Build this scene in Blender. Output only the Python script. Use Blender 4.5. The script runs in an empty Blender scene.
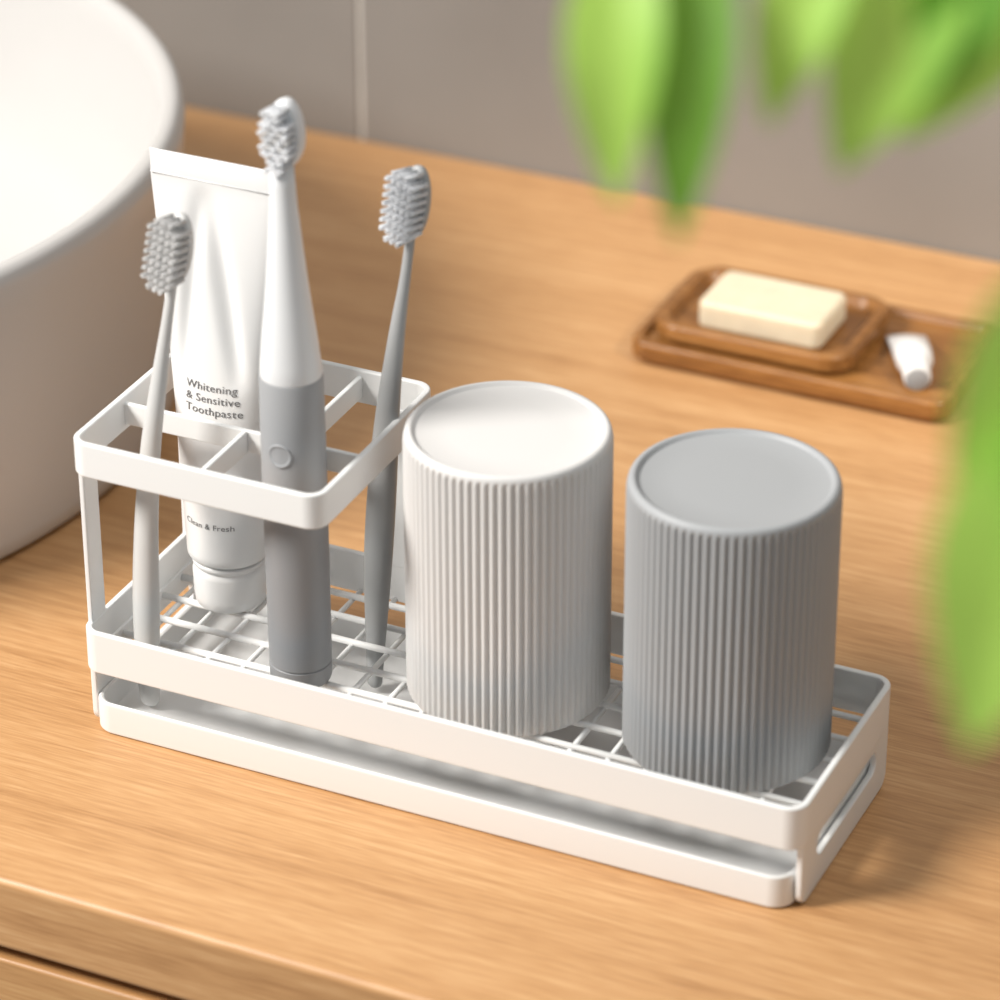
import bpy, math, random
from mathutils import Vector, Matrix
random.seed(4)
S=0.01
C=bpy.context.collection
scn=bpy.context.scene

# ------------------------------------------------------------ materials
def mat(name,col,rough=.5,metal=0.,spec=.5,sss=0.,coat=0.,bump=None,var=None):
    m=bpy.data.materials.new(name); m.use_nodes=True
    nt=m.node_tree; b=nt.nodes['Principled BSDF']
    b.inputs['Base Color'].default_value=(*col,1); b.inputs['Roughness'].default_value=rough
    b.inputs['Metallic'].default_value=metal; b.inputs['Specular IOR Level'].default_value=spec
    if coat: b.inputs['Coat Weight'].default_value=coat; b.inputs['Coat Roughness'].default_value=.2
    if sss:
        b.inputs['Subsurface Weight'].default_value=sss; b.inputs['Subsurface Radius'].default_value=(.004,.003,.002)
        b.inputs['Subsurface Scale'].default_value=1.
    tc=nt.nodes.new('ShaderNodeTexCoord')
    if var:
        n=nt.nodes.new('ShaderNodeTexNoise'); n.inputs['Scale'].default_value=var[0]; n.inputs['Detail'].default_value=4
        nt.links.new(tc.outputs['Object'],n.inputs['Vector'])
        r=nt.nodes.new('ShaderNodeValToRGB'); a=var[1]
        r.color_ramp.elements[0].position=.3; r.color_ramp.elements[1].position=.7
        r.color_ramp.elements[0].color=(*[c*(1-a) for c in col],1); r.color_ramp.elements[1].color=(*[min(1,c*(1+a)) for c in col],1)
        nt.links.new(n.outputs['Fac'],r.inputs['Fac']); nt.links.new(r.outputs['Color'],b.inputs['Base Color'])
    if bump:
        n=nt.nodes.new('ShaderNodeTexNoise'); n.inputs['Scale'].default_value=bump[0]
        nt.links.new(tc.outputs['Object'],n.inputs['Vector'])
        bp=nt.nodes.new('ShaderNodeBump'); bp.inputs['Strength'].default_value=bump[1]; bp.inputs['Distance'].default_value=.0005
        nt.links.new(n.outputs['Fac'],bp.inputs['Height']); nt.links.new(bp.outputs['Normal'],b.inputs['Normal'])
    return m

def wood(name,dark,mid,light,rough=.42,sc=1.,rot=0.):
    m=bpy.data.materials.new(name); m.use_nodes=True
    nt=m.node_tree; N=nt.nodes; Lk=nt.links; b=N['Principled BSDF']
    b.inputs['Roughness'].default_value=rough
    tc=N.new('ShaderNodeTexCoord')
    def noise(scale,det,dist=0,rg=.5):
        mp=N.new('ShaderNodeMapping'); mp.inputs['Scale'].default_value=scale; mp.inputs['Rotation'].default_value=(0,0,rot)
        Lk.new(tc.outputs['Object'],mp.inputs['Vector'])
        n=N.new('ShaderNodeTexNoise'); n.inputs['Scale'].default_value=1; n.inputs['Detail'].default_value=det
        n.inputs['Distortion'].default_value=dist; n.inputs['Roughness'].default_value=rg
        Lk.new(mp.outputs['Vector'],n.inputs['Vector']); return n
    a=noise((1.6*sc,30*sc,30*sc),4,.6); f=noise((5*sc,260*sc,260*sc),4,.2,.6); g=noise((45*sc,1000*sc,1000*sc),2,0,.6)
    r=N.new('ShaderNodeValToRGB'); e=r.color_ramp.elements
    e[0].position=.35; e[0].color=(*dark,1); e[1].position=.64; e[1].color=(*light,1)
    k=e.new(.5); k.color=(*mid,1)
    mx=N.new('ShaderNodeMath'); mx.operation='MULTIPLY'; mx.inputs[1].default_value=.27; Lk.new(a.outputs['Fac'],mx.inputs[0])
    mf=N.new('ShaderNodeMath'); mf.operation='MULTIPLY_ADD'; mf.inputs[1].default_value=.33; Lk.new(f.outputs['Fac'],mf.inputs[0]); Lk.new(mx.outputs[0],mf.inputs[2])
    mg=N.new('ShaderNodeMath'); mg.operation='MULTIPLY_ADD'; mg.inputs[1].default_value=.40; Lk.new(g.outputs['Fac'],mg.inputs[0]); Lk.new(mf.outputs[0],mg.inputs[2])
    Lk.new(mg.outputs[0],r.inputs['Fac']); Lk.new(r.outputs['Color'],b.inputs['Base Color'])
    bp=N.new('ShaderNodeBump'); bp.inputs['Strength'].default_value=.15; bp.inputs['Distance'].default_value=.0004
    Lk.new(g.outputs['Fac'],bp.inputs['Height']); Lk.new(bp.outputs['Normal'],b.inputs['Normal'])
    return m

M_rack=mat('white_powder_coat',(.80,.81,.81),.45,bump=(900,.05))
M_cupw=mat('white_plastic',(.68,.675,.67),.5,bump=(700,.05))
M_cupg=mat('grey_plastic',(.37,.385,.40),.5,bump=(700,.05))
M_brushw=mat('light_grey_plastic',(.60,.605,.60),.42,bump=(500,.03))
M_brushg=mat('mid_grey_plastic',(.36,.37,.375),.42,bump=(500,.03))
M_brw=mat('bristle_white',(.80,.82,.85),.5,var=(300,.1))
M_brg=mat('bristle_grey',(.68,.68,.68),.5,var=(300,.1))
M_elg=mat('electric_grey',(.34,.35,.365),.45,bump=(500,.03))
M_elg2=mat('electric_dark_grey',(.255,.265,.28),.45,bump=(500,.03))
M_elw=mat('electric_white',(.76,.78,.80),.3,bump=(300,.02))
M_tube=mat('toothpaste_plastic',(.76,.765,.765),.28,bump=(60,.08))
M_ink=mat('print_ink',(.13,.13,.135),.6,var=(200,.1))
M_basin=mat('basin_ceramic',(.54,.53,.52),.25,bump=(40,.03))
M_metal=mat('drain_metal',(.6,.6,.6),.25,metal=1,var=(30,.05))
M_soap=mat('soap',(.76,.66,.49),.5,sss=.15,var=(90,.06),bump=(150,.15))
M_wood=wood('oak_counter',(.37,.185,.072),(.53,.29,.125),(.65,.395,.195))
M_wood2=wood('oak_drawer',(.36,.18,.065),(.50,.27,.11),(.60,.36,.16),sc=.8)
M_dish=wood('acacia',(.11,.042,.010),(.25,.105,.026),(.42,.20,.06),rough=.35,sc=1.6)
M_pot=mat('terracotta_glaze',(.6,.58,.55),.5,var=(20,.08))
M_soil=mat('soil',(.05,.03,.02),.9,bump=(300,1),var=(200,.4))
M_stem=mat('stem_green',(.15,.25,.05),.5,var=(80,.2))

def leafmat(name,c,tr):
    m=bpy.data.materials.new(name); m.use_nodes=True; nt=m.node_tree; N=nt.nodes; b=N['Principled BSDF']; o=N['Material Output']
    tc=N.new('ShaderNodeTexCoord'); n=N.new('ShaderNodeTexNoise'); n.inputs['Scale'].default_value=60
    nt.links.new(tc.outputs['Object'],n.inputs['Vector'])
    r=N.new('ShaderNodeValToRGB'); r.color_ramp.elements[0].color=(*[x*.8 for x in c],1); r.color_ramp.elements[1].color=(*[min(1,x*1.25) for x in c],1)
    nt.links.new(n.outputs['Fac'],r.inputs['Fac']); nt.links.new(r.outputs['Color'],b.inputs['Base Color']); b.inputs['Roughness'].default_value=.45
    t=N.new('ShaderNodeBsdfTranslucent'); t.inputs['Color'].default_value=(*tr,1)
    mx=N.new('ShaderNodeMixShader'); mx.inputs[0].default_value=.45
    nt.links.new(b.outputs[0],mx.inputs[1]); nt.links.new(t.outputs[0],mx.inputs[2]); nt.links.new(mx.outputs[0],o.inputs['Surface'])
    return m
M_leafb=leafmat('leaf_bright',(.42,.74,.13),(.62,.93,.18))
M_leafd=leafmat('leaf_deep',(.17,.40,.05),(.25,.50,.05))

# ------------------------------------------------------------ helpers (cm)
def empty(name,loc=(0,0,0)):
    e=bpy.data.objects.new(name,None); e.location=Vector(loc)*S; e.empty_display_size=.02; C.objects.link(e); return e
def mesh(name,V,F,m,parent=None,smooth=True,mods=(),origin=(0,0,0)):
    me=bpy.data.meshes.new(name); me.from_pydata([tuple((Vector(v)-Vector(origin))*S) for v in V],[],F); me.update()
    import bmesh
    bm=bmesh.new(); bm.from_mesh(me); bmesh.ops.recalc_face_normals(bm,faces=bm.faces); bm.to_mesh(me); bm.free()
    me.materials.append(m); ob=bpy.data.objects.new(name,me); C.objects.link(ob)
    if smooth:
        for p in me.polygons: p.use_smooth=True
    ob.location=Vector(origin)*S
    if parent: ob.parent=parent; ob.location=ob.location-parent.location
    for k in mods:
        if k[0]=='bevel':
            b=ob.modifiers.new('bevel','BEVEL'); b.width=k[1]*S; b.segments=k[2]; b.limit_method='ANGLE'; b.angle_limit=math.radians(35)
            b.harden_normals=False
            w=ob.modifiers.new('wn','WEIGHTED_NORMAL'); w.keep_sharp=False
        if k[0]=='sub':
            b=ob.modifiers.new('sub','SUBSURF'); b.levels=k[1]; b.render_levels=k[1]
    return ob
def rrect(x0,y0,x1,y1,r,n=8):
    P=[]
    for cx,cy,a0 in ((x1-r,y0+r,-90),(x1-r,y1-r,0),(x0+r,y1-r,90),(x0+r,y0+r,180)):
        for i in range(n+1):
            a=math.radians(a0+90*i/n); P.append((cx+r*math.cos(a),cy+r*math.sin(a)))
    return P
def loops(Ls,closed_ring=False,cap0=False,cap1=False):
    n=len(Ls[0]); V=[p for l in Ls for p in l]; F=[]
    m=len(Ls)
    for k in range(m if closed_ring else m-1):
        a=k*n; b=((k+1)%m)*n
        for i in range(n):
            j=(i+1)%n; F.append((a+i,a+j,b+j,b+i))
    if cap0: F.append(tuple(range(n-1,-1,-1)))
    if cap1: F.append(tuple(range((m-1)*n,m*n)))
    return V,F
def band(name,x0,y0,x1,y1,r,z0,z1,t,m,parent,bev=.09):
    o=rrect(x0,y0,x1,y1,r); i=rrect(x0+t,y0+t,x1-t,y1-t,max(r-t,.05))
    V,F=loops([[(*p,z0) for p in o],[(*p,z1) for p in o],[(*p,z1) for p in i],[(*p,z0) for p in i]],True)
    return mesh(name,V,F,m,parent,mods=(('bevel',bev,3),))
def box(name,x0,y0,z0,x1,y1,z1,m,parent=None,bev=.05,seg=2):
    V=[(x,y,z) for z in (z0,z1) for x,y in ((x0,y0),(x1,y0),(x1,y1),(x0,y1))]
    F=[(0,3,2,1),(4,5,6,7),(0,1,5,4),(1,2,6,5),(2,3,7,6),(3,0,4,7)]
    return mesh(name,V,F,m,parent,mods=(('bevel',bev,seg),) if bev else (),smooth=bool(bev))
def slab(name,x0,y0,x1,y1,r,z0,z1,m,parent=None,bev=.1,seg=4):
    o=rrect(x0,y0,x1,y1,r)
    V,F=loops([[(*p,z0) for p in o],[(*p,z1) for p in o]],cap0=True,cap1=True)
    return mesh(name,V,F,m,parent,mods=(('bevel',bev,seg),))
def lathe(name,prof,cx,cy,m,parent=None,n=96,capb=False,capt=False):
    Ls=[[(cx+r*math.cos(2*math.pi*i/n),cy+r*math.sin(2*math.pi*i/n),z) for i in range(n)] for r,z in prof]
    V,F=loops(Ls,cap0=capb,cap1=capt); return mesh(name,V,F,m,parent)
def cr(P,u):
    n=len(P)-1; i=min(int(u*n),n-1); t=u*n-i
    g=lambda k:P[max(0,min(n,k))]
    p0,p1,p2,p3=g(i-1),g(i),g(i+1),g(i+2)
    return tuple(.5*((2*b)+(c-a)*t+(2*a-5*b+4*c-d)*t*t+(-a+3*b-3*c+d)*t**3) for a,b,c,d in zip(p0,p1,p2,p3))
def sweep(name,pts,side,m,parent,steps=60,n=20,round_ends=True,pw=2.):
    Q=[cr(pts,i/steps) for i in range(steps+1)]
    side=Vector(side).normalized(); Ls=[]
    N=len(Q)
    for k,q in enumerate(Q):
        p=Vector(q[:3]); a,b=max(q[3],.01),max(q[4],.01)
        tg=(Vector(Q[min(k+1,N-1)][:3])-Vector(Q[max(k-1,0)][:3])).normalized()
        s=(side-tg*side.dot(tg)).normalized(); nn=tg.cross(s)
        L=[]
        for i in range(n):
            th=2*math.pi*i/n; c,sn=math.cos(th),math.sin(th)
            L.append(tuple(p+s*a*math.copysign(abs(c)**(2/pw),c)+nn*b*math.copysign(abs(sn)**(2/pw),sn)))
        Ls.append(L)
    if round_ends:
        def capl(L,dirn,rr):
            c=sum((Vector(v) for v in L),Vector())/len(L); out=[]
            for f,h in ((.92,.35),(.75,.62),(.45,.88),(.12,1.)):
                out.append([tuple(c+(Vector(v)-c)*f+dirn*rr*h) for v in L])
            return out
        d0=(Vector(Q[0][:3])-Vector(Q[1][:3])).normalized(); d1=(Vector(Q[-1][:3])-Vector(Q[-2][:3])).normalized()
        Ls=capl(Ls[0],d0,Q[0][4])[::-1]+Ls+capl(Ls[-1],d1,Q[-1][4])
    V,F=loops(Ls,cap0=True,cap1=True)
    return mesh(name,V,F,m,parent)
def prisms(name,segs,m,parent,n=6):
    V=[];F=[]
    for a,b,r in segs:
        a=Vector(a);b=Vector(b); t=(b-a).normalized(); s=t.orthogonal().normalized(); u=t.cross(s); k=len(V)
        for p,rr in ((a,r),(b,r*.9)):
            for i in range(n):
                th=2*math.pi*i/n; V.append(tuple(p+s*rr*math.cos(th)+u*rr*math.sin(th)))
        for i in range(n):
            j=(i+1)%n; F.append((k+i,k+j,k+n+j,k+n+i))
        F.append(tuple(range(k+n,k+2*n))); F.append(tuple(range(k+n-1,k-1,-1)))
    return mesh(name,V,F,m,parent)

# ------------------------------------------------------------ room shell
WALL_Y=50.4
def wallmat():
    m=bpy.data.materials.new('wall_tile'); m.use_nodes=True; nt=m.node_tree; N=nt.nodes; b=N['Principled BSDF']
    tc=N.new('ShaderNodeTexCoord'); n=N.new('ShaderNodeTexNoise'); n.inputs['Scale'].default_value=6; n.inputs['Detail'].default_value=5
    nt.links.new(tc.outputs['Object'],n.inputs['Vector'])
    r=N.new('ShaderNodeValToRGB'); r.color_ramp.elements[0].position=.3; r.color_ramp.elements[1].position=.7
    r.color_ramp.elements[0].color=(.225,.208,.192,1); r.color_ramp.elements[1].color=(.27,.252,.235,1)
    nt.links.new(n.outputs['Fac'],r.inputs['Fac']); nt.links.new(r.outputs['Color'],b.inputs['Base Color']); b.inputs['Roughness'].default_value=.45
    return m
M_tile=wallmat(); M_grout=mat('grout',(.60,.57,.53),.8,var=(50,.05))
wall=empty('wall_back')
box('grout_bed',-74,WALL_Y+.12,-85,106,WALL_Y+8,160,M_grout,wall,bev=0)
for ix,x in enumerate((-74.6,-14.6,45.4)):
    for iz,z in enumerate((-40,-10,50,110)):
        z1=(-10,50,110,160)[iz]
        box('tile_%d_%d'%(ix,iz),x+.14,WALL_Y,z+.14,x+59.86,WALL_Y+1,z1-.14,M_tile,wall,bev=.04)
box('floor',-130,-190,-87,150,60,-85,mat('floor_stone',(.35,.32,.28),.6,var=(8,.1)),None,bev=0)

# vanity
box('countertop',-74,-9.4,-3.0,106,WALL_Y-.05,0,M_wood,None,bev=.3,seg=5)
van=empty('vanity_cabinet',(15,20,-40))
box('carcass',-72,-7.6,-80,104,WALL_Y-.4,-3.05,M_wood2,van,bev=.1)
for i,(a,b) in enumerate(((-71,15.8),(16.2,103))):
    box('drawer_front_%d'%i,a,-9.3,-34,b,-7.65,-3.5,M_wood2,van,bev=.15)
    box('drawer_front_low_%d'%i,a,-9.3,-78,b,-7.65,-34.6,M_wood2,van,bev=.15)
box('plinth',-70,-5,-85,102,WALL_Y-.4,-80.02,M_wood2,van,bev=0)

# ------------------------------------------------------------ basin
bas=empty('vessel_sink',(-29.8,15.2,0))
pr=[(20.9,0.02),(21.5,.1),(21.8,.35),(21.9,1),(22.05,3),(22.2,7),(22.4,11),(22.47,11.9),(22.4,12.35),(22.2,12.6),(21.9,12.65),(21.65,12.55),(21.5,12.25),(21.4,11.5),
    (21.0,8),(20.2,5.0),(18.6,3.0),(16,2.0),(13,1.6),(8,1.2),(2.4,1.0)]
lathe('bowl',pr,-29.8,15.2,M_basin,bas,n=160,capb=True,capt=True)
lathe('drain',[(2.3,1.02),(2.3,1.2),(1.9,1.3),(1.5,1.15),(.1,1.15)],-29.8,15.2,M_metal,bas,n=48,capt=True)

# ------------------------------------------------------------ rack
L,W,l=27.15,9.04,9.48
X0=-.28
rack=empty('toothbrush_holder_rack',(L/2,W/2,0))
band('rail',X0,-.08,L+.03,W,.7,2.5,4.18,.24,M_rack,rack,bev=.07)
band('holder_ring',X0,-.05,l+.08,W,.7,10.5,11.83,.24,M_rack,rack,bev=.07)
box('divider_long',X0+.2,3.5,10.75,l-.2,3.7,11.6,M_rack,rack)
box('divider_front',4.7,.12,10.75,4.9,3.52,11.6,M_rack,rack)
box('divider_rear',6.5,3.68,10.75,6.7,W-.2,11.6,M_rack,rack)
for i,y in enumerate((.55,W-1.6)):
    box('post_%d'%i,X0+.02,y,4.0,X0+.22,y+.95,10.6,M_rack,rack)
box('post_2',l-1.8,W-.26,4.0,l-.95,W-.06,10.6,M_rack,rack)
wires=[]
for y in (.95,2.4,3.85,5.3,6.75,8.15): wires.append(((X0+.15,y,2.72),(L-.15,y,2.72),.13))
x=.75
while x<L-.3:
    wires.append(((x,.1,2.58),(x,W-.15,2.58),.11)); x+=1.42
prisms('grid_wires',wires,M_rack,rack,n=10)
for nm,xa in (('bracket_left',X0+.1),('bracket_right',L-.27)):
    xb=xa+.24
    o=rrect(.35,.02,W-.35,3.0,.55); i=rrect(1.75,1.2,W-1.5,2.1,.42)
    V,F=loops([[(xa,*p) for p in o],[(xb,*p) for p in o],[(xb,*p) for p in i],[(xa,*p) for p in i]],True)
    mesh(nm,V,F,M_rack,rack,mods=(('bevel',.06,2),))
# drip tray
a0,b0,a1,b1=.02,-.1,L-.32,W-.2
def tl(d,r): return (a0+d,b0+d,a1-d,b1-d,r)
tray_o=[(tl(.12,.7),.02),(tl(.04,.78),.06),(tl(0,.8),.14),(tl(0,.8),1.2),(tl(.03,.78),1.28),(tl(.09,.74),1.32),(tl(.17,.68),1.28),(tl(.2,.65),1.2),(tl(.28,.6),.4),(tl(.5,.5),.3)]
Ls=[[(*p,z) for p in rrect(*a)] for a,z in tray_o]
V,F=loops(Ls,cap0=True,cap1=True)
mesh('drip_tray',V,F,M_rack,rack,mods=(('bevel',.001,1),))

# ------------------------------------------------------------ cups
def cup(name,cx,cy,z0,h,m,R=3.6):
    e=empty(name,(cx,cy,z0)); n=76*8; rib=.17
    rows=[(0,R-.16,0),(.04,R-.09,.2),(.15,R,1),(h*.33,R,1),(h*.66,R,1),(h-.45,R,1),(h-.36,R-.005,.85),(h-.28,R-.02,.4),(h-.24,R-.035,0),(h-.16,R-.05,0),(h-.09,R-.08,0),(h-.04,R-.12,0),(h-.01,R-.18,0),(h,R-.26,0),(h-.02,R-.32,0),(h-.12,R-.36,0),(h-.14,R-.42,0),(h-.14,R-1.6,0),(h-.14,.05,0)]
    Ls=[]
    for z,r,d in rows:
        L_=[]
        for i in range(n):
            k=r-rib*d*(1-abs(math.sin(math.pi*(i+.5)/8))**.7); a=2*math.pi*i/n
            L_.append((cx+k*math.cos(a),cy+k*math.sin(a),z0+z))
        Ls.append(L_)
    inner=[(0,R-.16),(.02,R-.26),(.3,R-.32),(h-.5,R-.34),(h-.4,.05)]
    V,F=loops(Ls,cap1=True); mesh('ribbed_shell',V,F,m,e)
    lathe('inner_wall',[(r,z0+z) for z,r in inner],cx,cy,m,e,n=96,capt=True)
    return e
cup('bathroom_cup',14.22,4.95,2.86,10.3,M_cupw)
cup('bathroom_cup.001',22.5,4.95,2.86,10.3,M_cupg)

# ------------------------------------------------------------ toothpaste tube
tp=empty('toothpaste_tube',(2.5,6.2,2.85))
def tpax(z):
    k=(z-2.85)/17.3; return 2.50-.28*k, 6.05+.45*k
def tpdim(z):
    k=max(0,min(1,(z-5.0)/14.2)); 
    b=1.5*(1-k**1.25)+.07; a=1.5+.95*k**1.1
    return a,b
def dentf(c,z):
    k=max(0,min(1,(z-11.8)/7.3)); e=math.sin(k*math.pi)**.8 if 0<k<1 else 0
    return e*(.38*math.exp(-((c-.6+.7*k)/.16)**2)+.30*math.exp(-((c+.55-.35*k)/.14)**2))
def tpsurf(x,z):
    cx,cy=tpax(z); a,b=tpdim(z); u=max(-.98,min(.98,(x-cx)/a)); return cy-b*math.sqrt(1-u*u)+dentf(u,z)
Ls=[];n=128
zs=[4.75,4.85,5.0]+[5.0+14.2*i/60 for i in range(1,61)]+[19.3,20.15,20.2]
for z in zs:
    cx,cy=tpax(z); a,b=tpdim(z)
    if z==4.75:a,b=1.25,1.25
    if z==4.85:a,b=1.45,1.45
    if z>=19.2: b=.07
    if z>=20.2: b=.03
    L_=[]
    for i in range(n):
        th=2*math.pi*i/n; c,s=math.cos(th),math.sin(th)
        L_.append((cx+a*c,cy+b*s+(dentf(c,z)*min(1,-s*2) if s<0 else 0),z))
    Ls.append(L_)
V,F=loops(Ls,cap0=True,cap1=True); mesh('tube_body',V,F,M_tube,tp)
prof=[(1.22,2.87),(1.3,2.95),(1.34,3.3),(1.36,4.2),(1.33,4.35),(1.28,4.42),(1.26,4.5),(1.34,4.56),(1.38,4.75),(.6,4.78)]
lathe('screw_cap',prof,*tpax(3.2),M_tube,tp,n=64,capb=True,capt=True)
prisms('crimp_lines',[((tpax(z)[0]-2.42,tpax(z)[1]-.075,z),(tpax(z)[0]+2.42,tpax(z)[1]-.075,z),.02) for z in (19.35,)],M_tube,tp)
def label(name,txt,size,x0,z0,sp=1.0,bold=.0,xs=1.):
    cu=bpy.data.curves.new(name,'FONT'); cu.body=txt; cu.size=size; cu.space_line=sp; cu.offset=bold; cu.resolution_u=3; cu.space_character=1.05
    ob=bpy.data.objects.new('tmp',cu); C.objects.link(ob); dg=bpy.context.evaluated_depsgraph_get()
    me=bpy.data.meshes.new_from_object(ob.evaluated_get(dg)); bpy.data.objects.remove(ob)
    V=[(x0+v.co.x*xs,tpsurf(x0+v.co.x*xs,z0+v.co.y)-.025,z0+v.co.y) for v in me.vertices]; F=[tuple(p.vertices) for p in me.polygons]
    return mesh(name,V,F,M_ink,tp,smooth=False)
label('label_title','Whitening\n& Sensitive\nToothpaste',.41,1.42,11.75,1.08,0,1.12)
label('label_small','Clean & Fresh',.30,1.42,6.45,1.,0,1.1)

# ------------------------------------------------------------ electric toothbrush
ex,ey=7.36,2.3
eb=empty('electric_toothbrush',(ex,ey,2.85))
lathe('handle_base',[(.95,2.87),(1.06,2.93),(1.1,3.05),(1.11,3.6)],ex,ey,M_elg2,eb,n=64,capb=True)
lathe('handle_seam',[(1.11,3.6),(1.06,3.62),(1.06,3.67),(1.11,3.69)],ex,ey,M_elg2,eb,n=64)
lathe('handle_lower',[(1.11,3.69),(1.12,6),(1.12,10.2)],ex,ey,M_elg2,eb,n=64)
lathe('handle_grip',[(1.12,10.2),(1.125,10.3),(1.12,12.5),(1.1,14.9),(1.06,15.0)],ex,ey,M_elg,eb,n=64)
ne=[(1.06,15.0),(1.07,15.08),(1.03,15.6),(.94,16.5),(.82,17.5),(.71,18.5),(.62,19.5),(.54,20.4),(.47,21.2),(.43,22),(.40,22.9)]
Ls=[]
for r,z in ne:
    k=(z-15)/7.9
    Ls.append([(ex-.10*k+r*math.cos(2*math.pi*i/48),ey+.02*k+r*math.sin(2*math.pi*i/48),z) for i in range(48)])
V,F=loops(Ls,cap1=True); mesh('brush_neck',V,F,M_elw,eb)
def wrapdisc(name,ang0,zc,prof,m,n=40,cap=False):
    Ls=[]
    for rr,h in prof:
        L_=[]
        for i in range(n):
            a=ang0+rr*math.cos(2*math.pi*i/n)/1.12
            L_.append((ex+(1.12+h)*math.sin(a),ey-(1.12+h)*math.cos(a),zc+rr*math.sin(2*math.pi*i/n)))
        Ls.append(L_)
    V,F=loops(Ls,cap1=cap); mesh(name,V,F,m,eb)
wrapdisc('power_button',.05,12.35,((.44,-.05),(.44,.02),(.42,.045),(.38,.045),(.36,.02),(.30,.012),(.02,.012)),M_elg,cap=True)
face=Vector((-.1,-.99,-.05)).normalized()
hc=Vector((ex+.03,ey+.2,23.8))
def head(name,c,face,up,a,b,t,m,parent,n=40):
    s=up.cross(face).normalized(); u=face.cross(s); Ls=[]
    for k,h in ((.6,-t),(.9,-t*.75),(1,-t*.2),(1,t*.3),(.93,t*.55),(.05,t*.6)):
        Ls.append([tuple(c+face*h+s*a*k*math.cos(2*math.pi*i/n)+u*b*(1-(1-k)*a/b)*math.sin(2*math.pi*i/n)) for i in range(n)])
    V,F=loops(Ls,cap0=True,cap1=True); mesh(name,V,F,m,parent); return s,u
s,u=head('brush_head',hc,face,Vector((0,0,1)),.62,1.22,.4,M_elw,eb)
seg=[];seg2=[]
for i in range(-2,3):
    for j in range(-4,5):
        p=s*(i*.22)+u*(j*.25)
        if (i*.22/.58)**2+(j*.25/1.12)**2>1: continue
        ln=.78+.12*abs(j)/4+(.12 if (i+j)%2 else 0)
        for q in range(10):
            a=q*2.4; rr=.08*math.sqrt(q/10)
            o=p+s*rr*math.cos(a)+u*rr*math.sin(a)
            (seg if (abs(j)>1 or (i+j)%2) else seg2).append((hc+o+face*.15,hc+o*1.04+face*ln,.026))
prisms('bristles_white',seg,M_brw,eb,n=5); prisms('bristles_grey',seg2,M_brg,eb,n=5)

# ------------------------------------------------------------ manual toothbrushes
def toothbrush(name,path,face,m,mb,hlen=3.1,hw=.62):
    e=empty(name,path[0][:3]); face=Vector(face).normalized()
    side=Vector((0,0,1)).cross(face)
    top=Vector(path[-1][:3]); prev=Vector(path[-2][:3]); up=(top-prev).normalized()
    sweep('handle',path,side,m,e,steps=80,n=24)
    f=(face-up*face.dot(up)).normalized(); c=top+up*(hlen*.5-.15)
    s,u=head('brush_head',c,f,up,hw,hlen*.5,.24,m,e)
    seg=[]
    rows=9
    for i in range(-2,3):
        for j in range(rows):
            jj=(j-(rows-1)/2)/((rows-1)/2)
            p=s*(i*hw*.42)+u*(jj*(hlen*.5-.18))
            if abs(i)==2 and abs(jj)>.85: continue
            for q in range(14):
                a=q*2.4+i; rr=.095*math.sqrt(q/14); o=s*rr*math.cos(a)+u*rr*math.sin(a)
                jit=random.uniform(-.012,.012)*s+random.uniform(-.012,.012)*u
                seg.append((c+p+o*.8+f*.1,c+p*1.04+o+jit+f*(1.0+random.uniform(-.02,.02)),.021))
    prisms('bristles',seg,mb,e,n=5)
    return e
toothbrush('toothbrush',[(1.44,1.68,.72,.40,.3),(1.44,1.68,2.5,.48,.40),(1.5,1.72,5,.52,.44),(1.64,1.8,8,.46,.38),(1.92,1.9,11,.38,.33),(2.32,2.0,13.6,.30,.27),(2.72,2.1,16.0,.2,.19),(2.97,2.2,17.6,.18,.16)],(-.2,-.98,0),M_brushw,M_brg,2.75)
toothbrush('toothbrush.001',[(8.35,6.05,.75,.3,.25),(8.42,6.1,3,.42,.36),(8.55,6.15,6,.56,.46),(8.75,6.2,9,.56,.46),(9.0,6.25,12,.45,.38),(9.35,6.35,15,.3,.27),(9.68,6.4,17.2,.2,.18),(9.9,6.45,18.9,.18,.16)],(-.3,-.95,0),M_brushg,M_brw,2.75)

# ------------------------------------------------------------ soap dish, soap, small tube
sd=empty('soap_dish',(13,38,0))
def dish(name,x0,y0,x1,y1,r,z0,z1,wall_,dep,m,parent):
    P=[((x0+.3,y0+.3,x1-.3,y1-.3,r-.2),z0),((x0,y0,x1,y1,r),z0+.3),((x0,y0,x1,y1,r),z1-.1),((x0+.1,y0+.1,x1-.1,y1-.1,r-.1),z1),
       ((x0+wall_,y0+wall_,x1-wall_,y1-wall_,r-.3),z1),((x0+wall_+.2,y0+wall_+.2,x1-wall_-.2,y1-wall_-.2,r-.4),z1-dep)]
    V,F=loops([[(*p,z) for p in rrect(*a)] for a,z in P],cap0=True,cap1=True); return mesh(name,V,F,m,parent,mods=(('bevel',.05,2),))
dish('lower_tray',6.2,34.2,20.6,42.2,.9,.02,1.1,.4,.25,M_dish,sd)
dish('upper_tray',6.9,34.8,15.9,41.2,1.3,.87,1.85,.5,.4,M_dish,sd)
so=slab('soap_bar',8.75,35.8,14.35,39.3,.45,1.47,2.75,M_soap,None,bev=.25,seg=5)
ct=empty('cream_tube',(18.2,37.5,1))
d=Vector((-.42,.906,0)); p0=Vector((18.85,35.4,0))
Ls=[]
for t,r,ry in ((0,.5,.5),(.05,.58,.58),(1.1,.6,.6),(1.15,.66,.66),(1.3,.78,.7),(2.4,.82,.6),(4.0,.85,.3),(4.6,.86,.06),(4.9,.86,.05)):
    s_=Vector((.906,.42,0)); zc=.87+ry
    Ls.append([tuple(p0+d*t+s_*r*math.cos(2*math.pi*i/32)+Vector((0,0,zc+ry*math.sin(2*math.pi*i/32)))) for i in range(32)])
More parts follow.
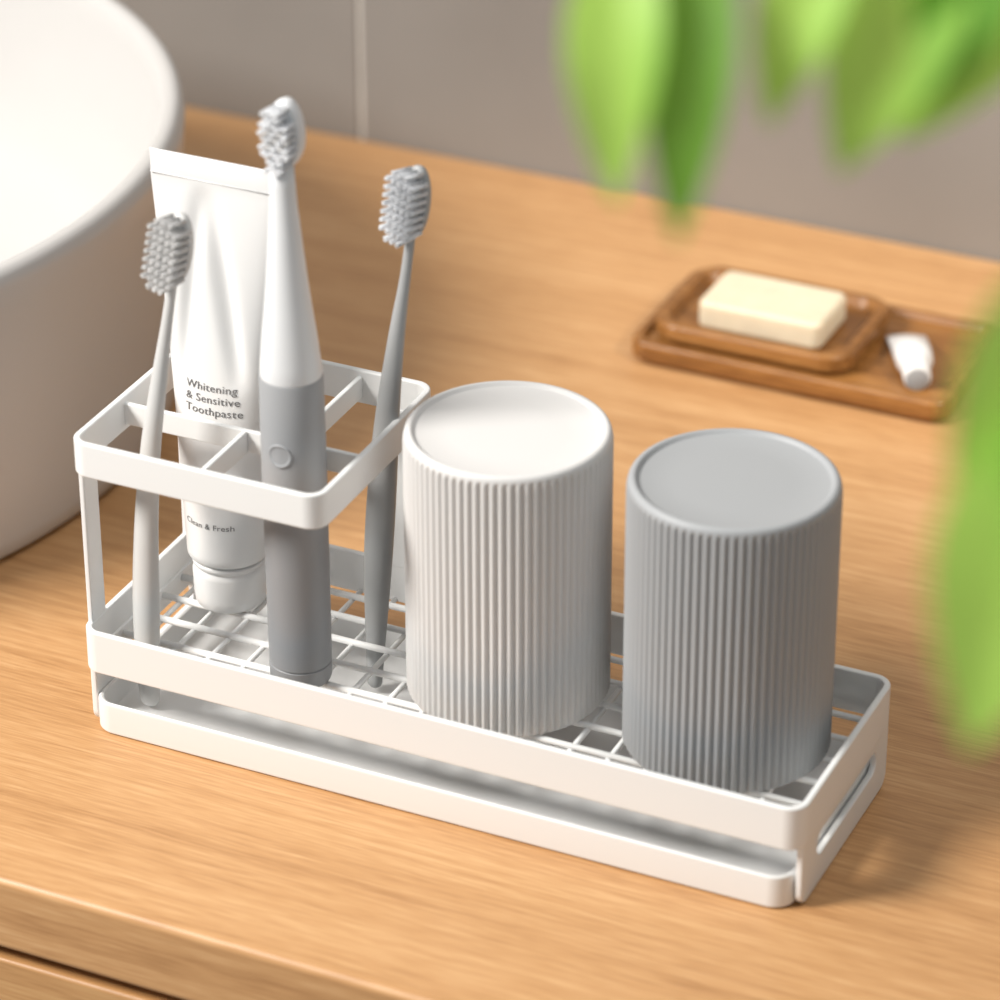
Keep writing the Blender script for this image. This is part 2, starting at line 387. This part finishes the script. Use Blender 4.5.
V,F=loops(Ls,cap0=True,cap1=True); mesh('tube_body',V,F,M_tube,ct)
Lc=[]
for t,r in ((-.0,.5),(-.04,.42),(-.05,.05)):
    Lc.append([tuple(p0+d*t+Vector((.906,.42,0))*r*math.cos(2*math.pi*i/32)+Vector((0,0,.87+.5+r*math.sin(2*math.pi*i/32)))) for i in range(32)])
V,F=loops(Lc,cap1=True); mesh('cap_face',V,F,M_elg,ct)

# ------------------------------------------------------------ potted plant
PX,PY=52,3
pl=empty('potted_plant',(PX,PY,0))
lathe('pot',[(4.8,.02),(5.2,.2),(6.6,11.5),(7.0,12),(7.0,13.3),(6.7,13.5),(6.3,13.3),(6.1,11.6)],PX,PY,M_pot,pl,n=64,capb=True)
lathe('soil',[(6.2,11.5),(4,11.8),(.1,12)],PX,PY,M_soil,pl,n=48,capt=True)
DT=Vector((5.9,-12.2,6.4)); DR=Vector((4.5,-10.3,6.0))
def ad(p,d_): return tuple(Vector(p)+d_)
stems=[[(52,3,11.8),(51,-3,30)]+[ad(p,DT) for p in ((43,-9,41),(37,-13,42.5),(31.5,-15.5,42),(26.8,-17.8,41.3))],
       [(52,3,11.8),(51,-8,28)]+[ad(p,DR) for p in ((46,-19,38),(42.5,-24.5,39.5),(41.6,-26.5,37))],
       [(52,3,11.8),(54,2,25),(55,-2,37),(54,-6,46)],
       [(52,3,11.8),(56,6,24),(60,8,33),(62,8,38)]]
for k,st in enumerate(stems):
    q=[(*p,.28-.16*i/(len(st)-1),.28-.16*i/(len(st)-1)) for i,p in enumerate(st)]
    sweep('stem_%d'%k,q,(1,.3,.1),M_stem,pl,steps=30,n=8)
def leaf(name,base,tip,w,m,up=(-.42,.3,.85),fold=.22,stem_pt=None):
    base=Vector(base); tip=Vector(tip); ax=(tip-base); Ln=ax.length; ax.normalize()
    up=Vector(up); nrm=(up-ax*up.dot(ax)).normalized(); sd_=ax.cross(nrm)
    V=[];F=[];nu,nv=16,6
    for i in range(nu+1):
        t=i/nu; ww=w*.5*(math.sin(math.pi*min(1,t**.8))**.85 if 0<t<1 else .0)+.02
        for j in range(-nv//2,nv//2+1):
            s=j/(nv/2); V.append(tuple(base+ax*Ln*t+sd_*ww*s+nrm*(abs(s)*ww*fold+.10*Ln*math.sin(math.pi*t))))
    r=nv+1
    for i in range(nu):
        for j in range(nv): F.append((i*r+j,i*r+j+1,(i+1)*r+j+1,(i+1)*r+j))
    ob=mesh(name,V,F,m,pl,mods=(('sub',1),))
    if stem_pt: prisms(name+'_petiole',[(base,stem_pt,.07)],M_stem,pl)
camdir=(.367,-.787,.496)
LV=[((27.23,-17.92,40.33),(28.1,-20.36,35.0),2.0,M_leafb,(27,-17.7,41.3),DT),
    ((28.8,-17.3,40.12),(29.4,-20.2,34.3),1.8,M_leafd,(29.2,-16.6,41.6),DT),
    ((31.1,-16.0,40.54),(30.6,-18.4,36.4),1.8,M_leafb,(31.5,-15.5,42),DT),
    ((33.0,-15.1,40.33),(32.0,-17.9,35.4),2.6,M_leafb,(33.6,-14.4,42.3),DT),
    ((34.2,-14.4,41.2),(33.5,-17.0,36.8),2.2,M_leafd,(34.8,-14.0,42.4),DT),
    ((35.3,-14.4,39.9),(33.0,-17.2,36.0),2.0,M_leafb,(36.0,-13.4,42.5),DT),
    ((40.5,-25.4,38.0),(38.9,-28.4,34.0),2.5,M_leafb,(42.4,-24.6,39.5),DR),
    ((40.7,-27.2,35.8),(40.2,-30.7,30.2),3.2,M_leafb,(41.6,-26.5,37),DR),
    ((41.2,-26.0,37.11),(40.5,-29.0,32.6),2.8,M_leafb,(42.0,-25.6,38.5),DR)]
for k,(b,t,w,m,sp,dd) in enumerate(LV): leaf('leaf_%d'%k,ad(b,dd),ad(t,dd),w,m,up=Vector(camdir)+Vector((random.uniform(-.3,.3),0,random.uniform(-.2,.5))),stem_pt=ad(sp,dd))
k=20
for st in stems[2:]:
    for i in range(12):
        p=Vector(cr(st,.35+.65*i/11)); a=i*2.4
        t=p+Vector((math.cos(a)*5,math.sin(a)*5,-1.5))
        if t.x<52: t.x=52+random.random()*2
        leaf('leaf_%d'%k,p,t,2.6,M_leafd if i%2 else M_leafb,up=(0,0,1)); k+=1

# ------------------------------------------------------------ camera
yaw,pitch,f=.4362,.5185,3717.9
fw=Vector((-math.sin(yaw)*math.cos(pitch),math.cos(yaw)*math.cos(pitch),-math.sin(pitch)))
rt=Vector((math.cos(yaw),math.sin(yaw),0)); up=rt.cross(fw)
roll=-.0026
rt2=rt*math.cos(roll)+up*math.sin(roll); up2=up*math.cos(roll)-rt*math.sin(roll)
cd=bpy.data.cameras.new('camera'); cam=bpy.data.objects.new('camera',cd); C.objects.link(cam)
Mx=Matrix((rt2,up2,-fw)).transposed().to_4x4(); Mx.translation=Vector((60.8136,-95.6659,73.5847))*S
cam.matrix_world=Mx; cd.sensor_width=36; cd.lens=36*f/1000; cd.clip_start=.05; cd.clip_end=20
cd.dof.use_dof=True; cd.dof.focus_distance=1.335; cd.dof.aperture_fstop=7.0
scn.camera=cam

# ------------------------------------------------------------ light
w=bpy.data.worlds.new('world'); scn.world=w; w.use_nodes=True
w.node_tree.nodes['Background'].inputs['Color'].default_value=(.95,.975,1.0,1); w.node_tree.nodes['Background'].inputs['Strength'].default_value=.33
def area(name,loc,tgt,size,power,col):
    a=bpy.data.lights.new(name,'AREA'); a.shape='DISK'; a.size=size*S; a.energy=power; a.color=col
    o=bpy.data.objects.new(name,a); C.objects.link(o); o.location=Vector(loc)*S
    o.rotation_euler=(Vector(tgt)-Vector(loc)).to_track_quat('-Z','Y').to_euler(); return o
area('window_key_light',(-105,-95,145),(10,0,0),66,68,(1,.955,.895))
area('overhead_fill',(60,10,210),(20,15,0),90,8,(1,.97,.94))  # added weak fill from the upper right, stands for no real fixture
sp=bpy.data.lights.new('right_wall_fill_spot','SPOT'); sp.energy=85; sp.color=(1,.93,.82); sp.spot_size=math.radians(22); sp.spot_blend=.9; sp.shadow_soft_size=.06  # added spot to brighten the right part of the back wall, not a sun
so_=bpy.data.objects.new('right_wall_fill_spot',sp); C.objects.link(so_); so_.location=Vector((130,-20,120))*S
so_.rotation_euler=(Vector((28,50,4))-Vector((130,-20,120))).to_track_quat('-Z','Y').to_euler()
scn.view_settings.view_transform='Standard'
